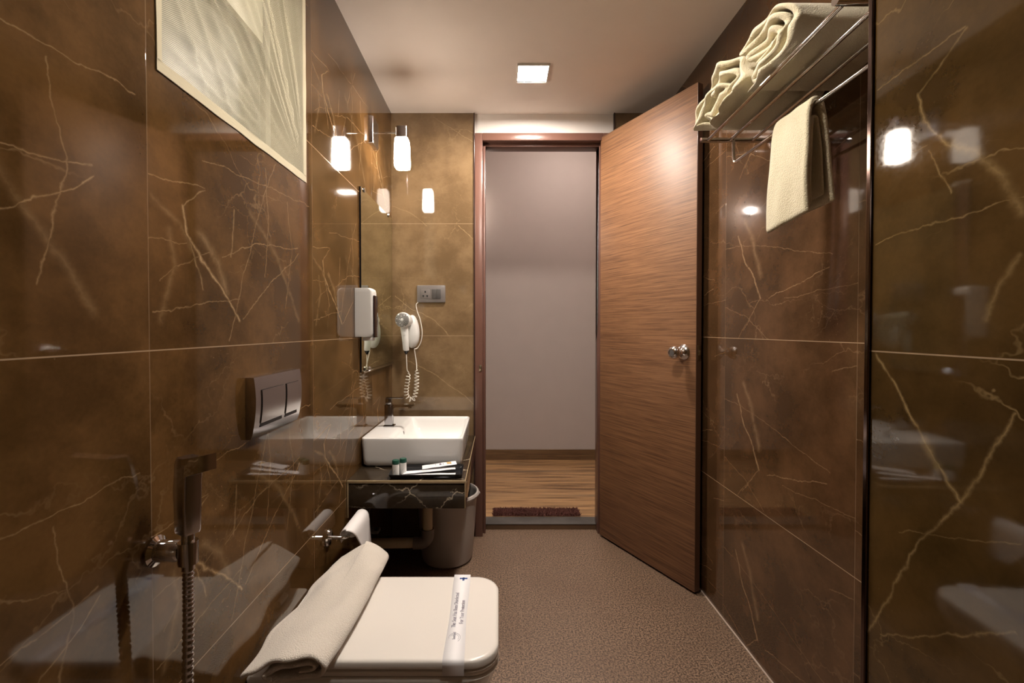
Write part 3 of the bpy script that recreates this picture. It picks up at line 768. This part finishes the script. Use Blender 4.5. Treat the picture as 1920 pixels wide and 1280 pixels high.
bk = empty('bucket', (-.242, 2.13, .001), 'translucent white plastic bucket on the floor behind the counter', 'bucket')
bm = NB(); lathe(bm, [(0, .002), (.100, 0), (.113, .006), (.118, .02), (.130, .17), (.139, .296), (.149, .300), (.151, .308), (.147, .316), (.140, .318), (.137, .312), (.1365, .30), (.127, .17), (.114, .02), (.10, .01), (0, .009)], 56)
for v in bm.verts:
    r = math.hypot(v.co.x, v.co.y); a = math.atan2(v.co.y, v.co.x)
    if .03 < v.co.z < .28 and r > .11: v.co.xy *= 1+.006*max(0, math.cos(a*14))**8
link('bucket_body', bm, M_BUCK, bk)
bm = NB(); tube(bm, [(.152*math.cos(a), .152*math.sin(a)*.99, .304-.02*math.sin(a)) for a in [PI*k/30 for k in range(31)]], .003, 8); link('bucket_handle', bm, M_BUCK, bk)

# ================= hair dryer, socket =================
so = empty('socket_plate', (-.3475, YB, CH+.182), 'grey socket and switch plate on the far wall above the hair dryer', 'socket')
bm = NB(); box(bm, -.073, .073, -.010, 0, -.044, .044, .003); link('face_plate', bm, M_GREY, so)
bm = NB(); box(bm, -.054, -.006, -.0115, -.009, -.024, .024, .001); sk = link('power_socket', bm, M_GREY, so)
bm = NB(); box(bm, -.0545, -.0055, -.0105, -.0095, -.0245, .0245); link('socket_gap', bm, M_GREYD, sk)
bm = NB()
for x, z, w, hh in ((-.030, .010, .0035, .005), (-.040, -.010, .0045, .0028), (-.020, -.010, .0045, .0028), (-.040, -.015, .003, .002), (-.020, -.015, .003, .002)):
    box(bm, x-w, x+w, -.0122, -.0112, z-hh, z+hh, .0005)
link('socket_hole', bm, M_HOLE, sk)
for a in (.004, .0275):
    bm = NB(); box(bm, a, a+.0225, -.0135, -.009, -.024, .024, .0015); link('rocker_switch', bm, M_GREYD, so)
hd = empty('hair_dryer_holder', (-.445, YB, CH-.04), 'white oval wall holder behind the hair dryer', 'hair dryer holder')
bm = NB(); rr = lambda s, y: [(.036*s*math.cos(a)*(1-.12*math.sin(a)), y, .085*s*math.sin(a)+.028) for a in [2*PI*k/36 for k in range(36)]]
loft(bm, [rr(1, 0), rr(1, -.015), rr(.97, -.03), rr(.85, -.042), rr(.6, -.048)]); link('holder_body', bm, M_PLW, hd, ang=60)
bm = NB(); tube(bm, crom([(.012, -.025, -.062), (.028, -.012, -.055), (.045, -.006, -.02), (.050, -.006, .03), (.040, -.006, .09), (.026, -.006, .13), (.020, -.008, .165), (.030, -.008, .178)], 10), .0022, 8); link('plug_cord', bm, M_CORD, hd)
dr_ = empty('hair_dryer', (-.462, 2.235, CH+.045), 'white hair dryer hanging in its wall holder with a coiled cord', 'hair dryer')
bm = NB(); lathe(bm, [(0, -.058), (.018, -.059), (.030, -.056), (.0355, -.048), (.037, -.035), (.036, -.01), (.033, .02), (.031, .05), (.029, .065), (0, .067)], 40, Matrix.Rotation(-PI/2, 4, 'X') @ Matrix.Rotation(0, 4, 'Z'))
link('barrel', bm, M_PLW, dr_)
bm = NB()
for r in (.012, .0185, .025, .031):
    nn = int(r*1150)
    for k in range(nn):
        if k % 8 == 7: continue
        a = 2*PI*k/nn
        M_ = Matrix.Rotation(a, 4, 'Y')
        y = -.0600 if r < .02 else (-.0588 if r < .028 else -.0568)
        box(bm, r-.0022, r+.0022, y-.0009, y+.001, -.0015, .0015, M=M_)
link('air_vent', bm, M_HOLE, dr_)['label'] = 'dark slots of the air inlet'
bm = NB(); lathe(bm, [(0, -.0625), (.005, -.062), (.0065, -.0585), (0, -.058)], 20, Matrix.Rotation(-PI/2, 4, 'X')); link('vent_boss', bm, M_PLW, dr_)
bm = NB(); hdl = []
for k, (z, w, dth, x) in enumerate(((-.020, .018, .02, 0), (-.045, .0185, .018, .003), (-.09, .0165, .017, .007), (-.145, .0145, .015, .011), (-.150, .012, .013, .0115))):
    hdl.append([(x+w*math.cos(a), -.018+dth*math.sin(a), z) for a in [2*PI*j/24 for j in range(24)]])
loft(bm, hdl); hn = link('handle', bm, M_PLW, dr_, ang=60)
bm = NB(); box(bm, -.004, .011, -.0385, -.034, -.075, -.060, .001); link('slide_switch', bm, M_PLW, hn)
bm = NB(); loft(bm, [[(.0115+w*math.cos(a), -.018+w*math.sin(a), z) for a in [2*PI*j/20 for j in range(20)]] for z, w in ((-.149, .013), (-.156, .010), (-.168, .0035))]); link('cord_grip', bm, M_BLACK, hn)
# coiled cord: straight, coils down, turns, coils up, straight to the holder
path = crom([(.012, -.018, -.165), (.013, -.015, -.215), (.014, -.01, -.245), (.020, 0, -.262), (.012, .01, -.30), (.004, .02, -.345), (.002, .03, -.372), (.016, .04, -.396), (.036, .045, -.392), (.046, .055, -.35), (.048, .06, -.30), (.046, .07, -.255), (.043, .085, -.225), (.036, .095, -.185), (.030, .098, -.15)], 60)
cs = [0]
for a, b in zip(path, path[1:]): cs.append(cs[-1]+(b-a).length)
Lc = cs[-1]; c0_, c1_ = .095, Lc-.10; pts = []; up = Vector((0, 1, 0)); turns = 20
for i, p in enumerate(path):
    if i == 0: continue
    d = (path[min(i+1, len(path)-1)]-path[i-1]).normalized(); s1 = d.cross(up).normalized(); s2 = d.cross(s1)
    q = (cs[i]-c0_)/(c1_-c0_); amp = .0102*max(0, min(1, q*14, (1-q)*14)) if 0 < q < 1 else 0
    ph = 2*PI*turns*max(0, min(1, q)); pts.append(p+(s1*math.cos(ph)+s2*math.sin(ph))*amp)
bm = NB(); tube(bm, pts, .0024, 7); link('coiled_cord', bm, M_CORD, dr_, ang=180)

# ================= health faucet =================
hf = empty('bidet_spray', (XL, .724, CH-.355), 'chrome bidet hand spray in its wall holder with ribbed hose', 'bidet spray')
bm = NB(); lathe(bm, [(0, 0), (.024, 0), (.024, .004), (.017, .008), (.0165, .040), (.014, .044), (0, .044)], 32, Matrix.Rotation(PI/2, 4, 'Y'))
link('wall_holder', bm, M_CHROME, hf)
bm = NB(); tube(bm, [(.054, 0, -.020), (.054, 0, .016)], .0145, 24); link('holder_clip', bm, M_CHROME, hf)
bm = NB(); tube(bm, [(.054, 0, -.030), (.054, 0, .036)], .0095, 20); link('hose_nut', bm, M_CHROME, hf)
bm = NB(); tl = .0
R_ = Matrix.Translation((.054, 0, .03)) @ Matrix.Rotation(math.radians(-28), 4, 'Z')
def hs(z, w0, w1, d, r=.004, x=0): return [tuple(R_ @ Vector((a+x, b, z))) for a, b in rrect(-w0, w1, -d, d, r, 4)]
loft(bm, [hs(.0, .0145, .0145, .0125), hs(.004, .0155, .0155, .0135), hs(.045, .0160, .0165, .0140), hs(.085, .0150, .0185, .0140), hs(.112, .0125, .022, .0140), hs(.122, .009, .022, .0125)])
hb = link('spray_handle', bm, M_SATIN, hf, ang=40)
bm = NB()
def hx(x, z0, z1, d): return [tuple(R_ @ Vector((x, b, z))) for b, z in ((-d, z0), (d, z0), (d, z1), (-d, z1))]
loft(bm, [hx(.010, .090, .1215, .0138), hx(.022, .096, .1245, .0140), hx(.045, .104, .1295, .0140), hx(.056, .107, .1320, .0135)])
link('spray_head', bm, M_CHROME, hb, ang=30)
bm = NB()
loft(bm, [[tuple(R_ @ Vector((x, b, z))) for x, b in ((-.0135-e, -.010), (-.0135-e, .010), (-.0165-e-f_, .010), (-.0165-e-f_, -.010))] for z, e, f_ in ((.048, .002, .004), (.070, .003, .003), (.095, .0, .001), (.116, -.004, 0))])
link('trigger', bm, M_SATIN, hb, ang=30)
bm = NB()
for k in range(5):
    z = .052+.005*k; box(bm, -.0235, -.021, -.009, .009, z-.0012, z+.0012, .0005, M=R_)
link('trigger_grip', bm, M_GREYD, hb)
hp = crom([(.054, 0, -.03), (.052, .002, -.12), (.048, .004, -.25), (.046, .008, -.38), (.05, .03, -.50), (.045, .07, -.56), (.02, .09, -.545), (0, .095, -.50)], 60)
bm = NB(); tube(bm, hp, [.0078+.0010*math.cos(2*PI*i/5) for i in range(len(hp))], 14)
link('ribbed_hose', bm, M_SATIN, hf, ang=180)

# ================= toilet =================
LZ = CH-.720
to = empty('toilet', (-.26, 1.147, .04), 'white back-to-wall toilet with closed square lid', 'toilet')
TL = to.location
def tor(x0, x1, y0, y1, r, z): return [(x-TL.x, y-TL.y, z-TL.z) for x, y in rrect(x0, x1, y0, y1, (r, r, .012, .012), 10)]
bm = NB()
loft(bm, [tor(XL+.001, -.16, 1.06, 1.23, .07, .045), tor(XL+.001, -.12, 1.045, 1.25, .08, .08), tor(XL+.001, -.06, 1.01, 1.285, .09, .17), tor(XL+.001, -.015, .985, 1.31, .085, .26), tor(XL+.001, -.004, .976, 1.319, .075, LZ-.055), tor(XL+.001, 0, .974, 1.321, .07, LZ-.042), tor(XL+.004, -.004, .978, 1.317, .066, LZ-.036)])
link('bowl', bm, M_CERT, to, ang=50)
bm = NB(); a = -.498
loft(bm, [tor(a, -.003, .979, 1.315, .064, LZ-.0355), tor(a, 0, .976, 1.318, .066, LZ-.032), tor(a, 0, .976, 1.318, .066, LZ-.024), tor(a, -.003, .979, 1.315, .064, LZ-.0215)])
link('seat', bm, M_LID, to, ang=50)
bm = NB()
loft(bm, [tor(a, -.005, .981, 1.313, .062, LZ-.021), tor(a, 0, .976, 1.318, .066, LZ-.018), tor(a, 0, .976, 1.318, .066, LZ-.006), tor(a+.002, -.0025, .9785, 1.3155, .065, LZ-.0015), tor(a+.005, -.009, .985, 1.309, .06, LZ)])
link('lid', bm, M_LID, to, ang=50)
for y in (1.06, 1.235):
    bm = NB(); tube(bm, [(-.508-TL.x, y-.022-TL.y, LZ-.022-TL.z), (-.508-TL.x, y+.022-TL.y, LZ-.022-TL.z)], .010, 16); link('hinge', bm, M_LID, to)

# disinfection paper strip
st = empty('paper_strip', (-.102, 1.147, LZ), 'white printed disinfection paper strip across the closed toilet lid', 'paper strip')
bm = NB(); wv = .0225; prof = [(1.318+.004-1.147, -.012), (1.322-1.147, -.002), (1.3175-1.147, .0035)] + [(1.30-.02*k-1.147, .0011+.0003*math.sin(k*1.7)) for k in range(16)] + [(.982-1.147, .0008), (.9755-1.147, -.002), (.974-1.147, -.010), (.9725-1.147, -.030)]
V = [[bm.verts.new((sx*wv*(1+.06*math.sin(i*.4))-(y*.02), y, z+dz)) for sx in (-1, 1) for dz in (0, .0005)] for i, (y, z) in enumerate(prof)]
for p, q in zip(V, V[1:]):
    for (i, j) in ((0, 1), (1, 3), (3, 2), (2, 0)): bm.faces.new((p[i], p[j], q[j], q[i]))
for e in (V[0], V[-1]): bm.faces.new((e[0], e[1], e[3], e[2]))
link('strip_paper', bm, M_PAPER, st, ang=180)
Rt = Matrix.Rotation(PI/2+.02, 4, 'Z')
def tt(body, size, x, y, mat, sx=.8): return text('printed_text', body, size, Matrix.Translation((x, y, .0021)) @ Rt, mat, st, sx=sx)
tt('The Seat Has Been Disinfected', .0145, -.007, -.062, M_INK, .80)
tt('For Your Protection', .0145, .0105, -.048, M_INK, .80)
tt('Sanitized', .0095, -.002, -.104, M_INK, .75)
bm = NB()
for r, a0, a1 in ((.0135, 40, 285), (.0100, 60, 250)):
    P_ = [(r*1.0*math.sin(math.radians(q))-.001, -.098+r*1.15*math.cos(math.radians(q))*-1, .0021) for q in range(a0, a1, 8)]
    tube(bm, P_, .00035, 5)
link('logo_swirl', bm, M_INK, st)
bm = NB(); box(bm, -.010, .012, .151, .157, .0016, .0024); box(bm, -.002, .004, .143, .165, .0016, .0024); link('blue_cross', bm, M_BLUE, st)

# folded towel on the lid
tw = empty('folded_hand_towel', (-.44, 1.16, LZ), 'cream white hand towel folded lengthwise on the toilet lid against the wall', 'towel')
TWL = tw.location
path = [(-.530, .006), (-.505, .022), (-.46, .042), (-.42, .054), (-.385, .054), (-.362, .040), (-.358, .024), (-.372, .010), (-.41, .0075), (-.455, .010), (-.475, .017), (-.45, .027), (-.415, .038), (-.388, .0385), (-.376, .030), (-.385, .021), (-.41, .0195)]
def pl_t(a, b, s, i):
    u = (s-.915)/(1.395-.915)
    x = a + .045*u*(1 if a < -.45 else .5)*0 + .012*math.sin(u*3.2)*((a+.55)/.2)
    sc_ = 1+.20*math.sin(u*PI*1.0)*.3+.12*max(0, u-.55)
    edge = 1.0
    x += .055*max(0, u-.5)*(1 if a < -.43 else .25) + .01*u
    z = b*sc_*1.02 + .006*noise.noise(Vector((a*18, s*9, 0)))*(b > .02)
    y = s + (.035*(a+.36)*2.2*(1-u) if True else 0) + (-.03*(a+.44)/.1*.2)
    y += .018*noise.noise(Vector((a*14, b*30, 4)))*(1-min(1, u*6))
    return Vector((x-TWL.x, y-TWL.y, max(.001, z)))
bm = NB(); fold(bm, path, .0095, [.915+.48*k/44 for k in range(45)], pl_t)
o = link('towel_cloth', bm, M_TERRY2, tw, ang=180); 
for v in o.data.vertices:
    w = v.co + TWL; k = noise.noise(Vector((w.x*9+2, w.y*6, w.z*3))); c = max(0, 1-abs(noise.noise(Vector((w.x*7-w.y*4, w.y*2.2, 5))))*6)
    v.co.x += .022*noise.noise(Vector((0, w.y*9, 3)))*min(1, max(0, (-.40-w.x)/.08))
    v.co.x = max(XL+.006-TWL.x, v.co.x); g = min(1, max(.12, (w.y-.93)/.14)); v.co.z = max(.0008, v.co.z*(1.10+g*(.34*k-.13*c-.08)))
sub(o, 1)

# ================= paper holder =================
ph = empty('toilet_paper_holder', (XL, 1.458, CH-.672), 'chrome toilet paper holder on the left wall beyond the flush plate', 'paper holder')
bm = NB(); lathe(bm, [(0, 0), (.026, 0), (.027, .004), (.024, .009), (.010, .011), (0, .011)], 30, Matrix.Rotation(PI/2, 4, 'Y')); link('wall_rose', bm, M_CHROME, ph)
bm = NB(); tube(bm, crom([(.009, 0, 0), (.035, 0, 0), (.052, 0, 0), (.061, .006, 0), (.062, .03, 0), (.062, .15, 0), (.062, .164, .002)], 8), .006, 14); link('holder_bar', bm, M_CHROME, ph)
tpaper = empty('toilet_paper', (-.490, 1.545, CH-.670), 'white toilet paper roll with a loose hanging sheet on the chrome holder', 'toilet paper')
bm = NB(); 
def pp(a, b, s, i): return Vector((a, s+(-.0-b)*(.9 if a > 0 else .5)*max(0, 1-(s+.085)/.17), b))
fold(bm, [(-.026, -.030), (-.0258, -.015), (-.024, .002), (-.0165, .018), (0, .0245), (.0165, .018), (.0245, 0), (.027, -.04), (.031, -.112)], .0016, [-.078+.158*k/16 for k in range(17)], pp)
link('loose_sheet', bm, M_TISSUE, tpaper, ang=180)
bm = NB(); lathe(bm, [(.010, -.045), (.021, -.045), (.0225, -.042), (.0225, .058), (.021, .060), (.010, .060), (.010, -.045)], 30, Matrix.Rotation(-PI/2, 4, 'X')); link('paper_roll', bm, M_TISSUE, tpaper)

# ================= towel rack with towels =================
def zr(y): return CH + .571 + (.598-.571)*(1.38-y)/(1.38-.84)
rk = empty('towel_rack', (XR, 1.10, zr(1.10)), 'chrome hotel towel rack fixed high on the right wall', 'towel rack')
RL = rk.location
def rt(name, pts, r, mat=M_CHROME, n=14):
    bm = NB(); tube(bm, [Vector(p)-RL for p in pts], r, n); return link(name, bm, mat, rk)
XA = .633
for x in (XA, .700, .767):
    rt('shelf_rail', [(x, 1.382, zr(1.382)), (x, .838, zr(.838))], .0052)
for y in (1.385, .835):
    ea = rt('end_bar', [(XR-.006, y, zr(y)), (XA-.022, y, zr(y))], .0075 if y > 1 else .011)
    bm = NB(); lathe(bm, [(0, 0), (.026, 0), (.027, .004), (.022, .010), (.012, .013), (0, .013)], 28, Matrix.Translation(Vector((XR-.0005, y, zr(y)))-RL) @ Matrix.Rotation(-PI/2, 4, 'Y')); link('wall_flange', bm, M_CHROME, rk)
XD = .703; zd = CH+.500
rt('towel_bar', [(XD, 1.372, zr(1.38)-.002), (XD, 1.370, zd+.012), (XD, 1.362, zd-.002), (XD, 1.35, zd-.004), (XD, .87, zd), (XD, .858, zd+.004), (XD, .85, zd+.016), (XD, .848, zr(.85)-.002)], .0048)

# rolled/folded bath towels lying on the rails; folds across, ends towards the room
def rack_towel(name, label, path, x0, x1, seed, crumple, endj, th):
    yc = sum(p[0] for p in path)/len(path); base = Vector(((x0+x1)/2, yc, zr(yc)+.006))
    t = empty(name, base, label, 'towel', group=None)
    def pl(a, b, s, i):
        u = (x1-s)/(x1-x0)                                  # 0 at the wall, 1 at the room-side end
        w = u**3
        x = s + endj*w*noise.noise(Vector((a*16, b*22, seed))) - .022*w*(b/.12)*0
        y = a + crumple*w*noise.noise(Vector((a*20, b*30, s*6+seed)))
        z = b + crumple*w*noise.noise(Vector((a*20+5, b*25, s*7+seed+9)))
        zz = zr(y)+.0062+z
        return Vector((x, y, zz if z > 0 else zr(y)+.0062+z*.3))-base
    bm = NB(); n = 26
    fold(bm, path, th, [x0+(x1-x0)*k/n for k in range(n+1)], pl, n=6)
    sub(link('towel_cloth', bm, M_TERRY, t, ang=180), 1); return t
pA = [(1.150, .010), (1.09, .008), (1.03, .008), (.990, .018), (.975, .050), (.985, .085), (1.010, .112), (1.045, .122), (1.10, .120), (1.140, .108), (1.142, .098), (1.10, .104), (1.05, .106), (1.012, .092), (.997, .062), (1.005, .036), (1.03, .024), (1.08, .023), (1.13, .026), (1.138, .038), (1.10, .040), (1.045, .040), (1.022, .058), (1.03, .080), (1.06, .090), (1.12, .088), (1.128, .078), (1.09, .074), (1.055, .068), (1.06, .056), (1.11, .055)]
rack_towel('bath_towel', 'thick cream bath towel folded on the chrome rack, nearer the lens', pA, .618, XR-.006, 1.3, .010, .030, .0115)
pB = [(1.375, .022), (1.30, .008), (1.22, .008), (1.175, .014), (1.158, .045), (1.165, .085), (1.19, .108), (1.24, .112), (1.30, .104), (1.35, .084), (1.385, .055), (1.392, .036), (1.375, .034), (1.345, .056), (1.30, .080), (1.24, .092), (1.198, .086), (1.182, .056), (1.196, .030), (1.25, .026), (1.31, .028), (1.345, .034), (1.30, .046), (1.24, .044), (1.215, .058), (1.235, .072), (1.29, .064)]
rack_towel('bath_towel', 'cream bath towel with crumpled end on the chrome rack, by the door', pB, .600, XR-.006, 4.1, .020, .050, .012)
# hanging hand towel
hh_ = empty('hanging_towel', (XD, 1.078, zd), 'cream hand towel hanging over the lower bar of the chrome rack', 'towel')
HL = hh_.location
path = [(-.0235, -.246), (-.024, -.20), (-.022, -.12), (-.018, -.05), (-.0145, -.012), (-.009, .007), (.000, .0118), (.009, .007), (.0145, -.012), (.021, -.05), (.028, -.12), (.032, -.18), (.033, -.222)]
def ph_(a, b, s, i):
    u = (s+.076)/.152
    k = -b/.258
    return Vector((a + .006*k*math.sin(u*5+.5) + .003*noise.noise(Vector((s*30, b*10, a*10))), s*(1+.02*k)+.004*k*noise.noise(Vector((b*9, a*40, 2))), b + .006*k*math.sin(u*4+1) - .010*k*(u)*(a < 0)))
bm = NB(); fold(bm, path, .0115, [-.066+.132*k/20 for k in range(21)], ph_, n=7)
sub(link('towel_cloth', bm, M_TERRY, hh_, ang=180), 1)
# inner fold edge of the towel (it is folded in three)
bm = NB(); path2 = [(-.0115, -.225), (-.0105, -.15), (-.0065, -.06), (-.003, -.030), (.0025, -.026), (.008, -.04), (.0145, -.12), (.0185, -.205)]
fold(bm, path2, .0075, [-.058+.114*k/12 for k in range(13)], ph_, n=6)
sub(link('inner_fold', bm, M_TERRY, hh_, ang=180), 1)

# ================= door mat in the passage =================
bm = NB(); random.seed(5)
mx0, mx1, my0, my1 = -.028, .452, 2.530, 2.610
box(bm, mx0, mx1, my0, my1, PF+.0005, PF+.006, .001)
for k in range(5200):
    x = random.uniform(mx0-.003, mx1+.003); y = random.uniform(my0-.003, my1+.003); z = PF+.004; hgt = random.uniform(.012, .022)
    d = Vector((random.gauss(0, .45), random.gauss(0, .45), 1)).normalized()*hgt; s = Vector((random.uniform(-1, 1), random.uniform(-1, 1), 0)).normalized()*.0016
    p = Vector((x, y, z)); a = bm.verts.new(p-s); b = bm.verts.new(p+s); c = bm.verts.new(p+d*.6+s+Vector((.001, 0, 0))); e = bm.verts.new(p+d); f = bm.verts.new(p+d*.6-s)
    bm.faces.new((a, b, c, e, f))
me = bpy.data.meshes.new('door_mat'); bm.to_mesh(me); bm.free(); me.materials.append(plain('dark_red_shag', (.15, .055, .042), .9, var=.3))
dm = bpy.data.objects.new('door_mat', me); COL.objects.link(dm); tag(dm, 'dark red-brown shaggy mat on the passage floor behind the threshold', 'door mat')
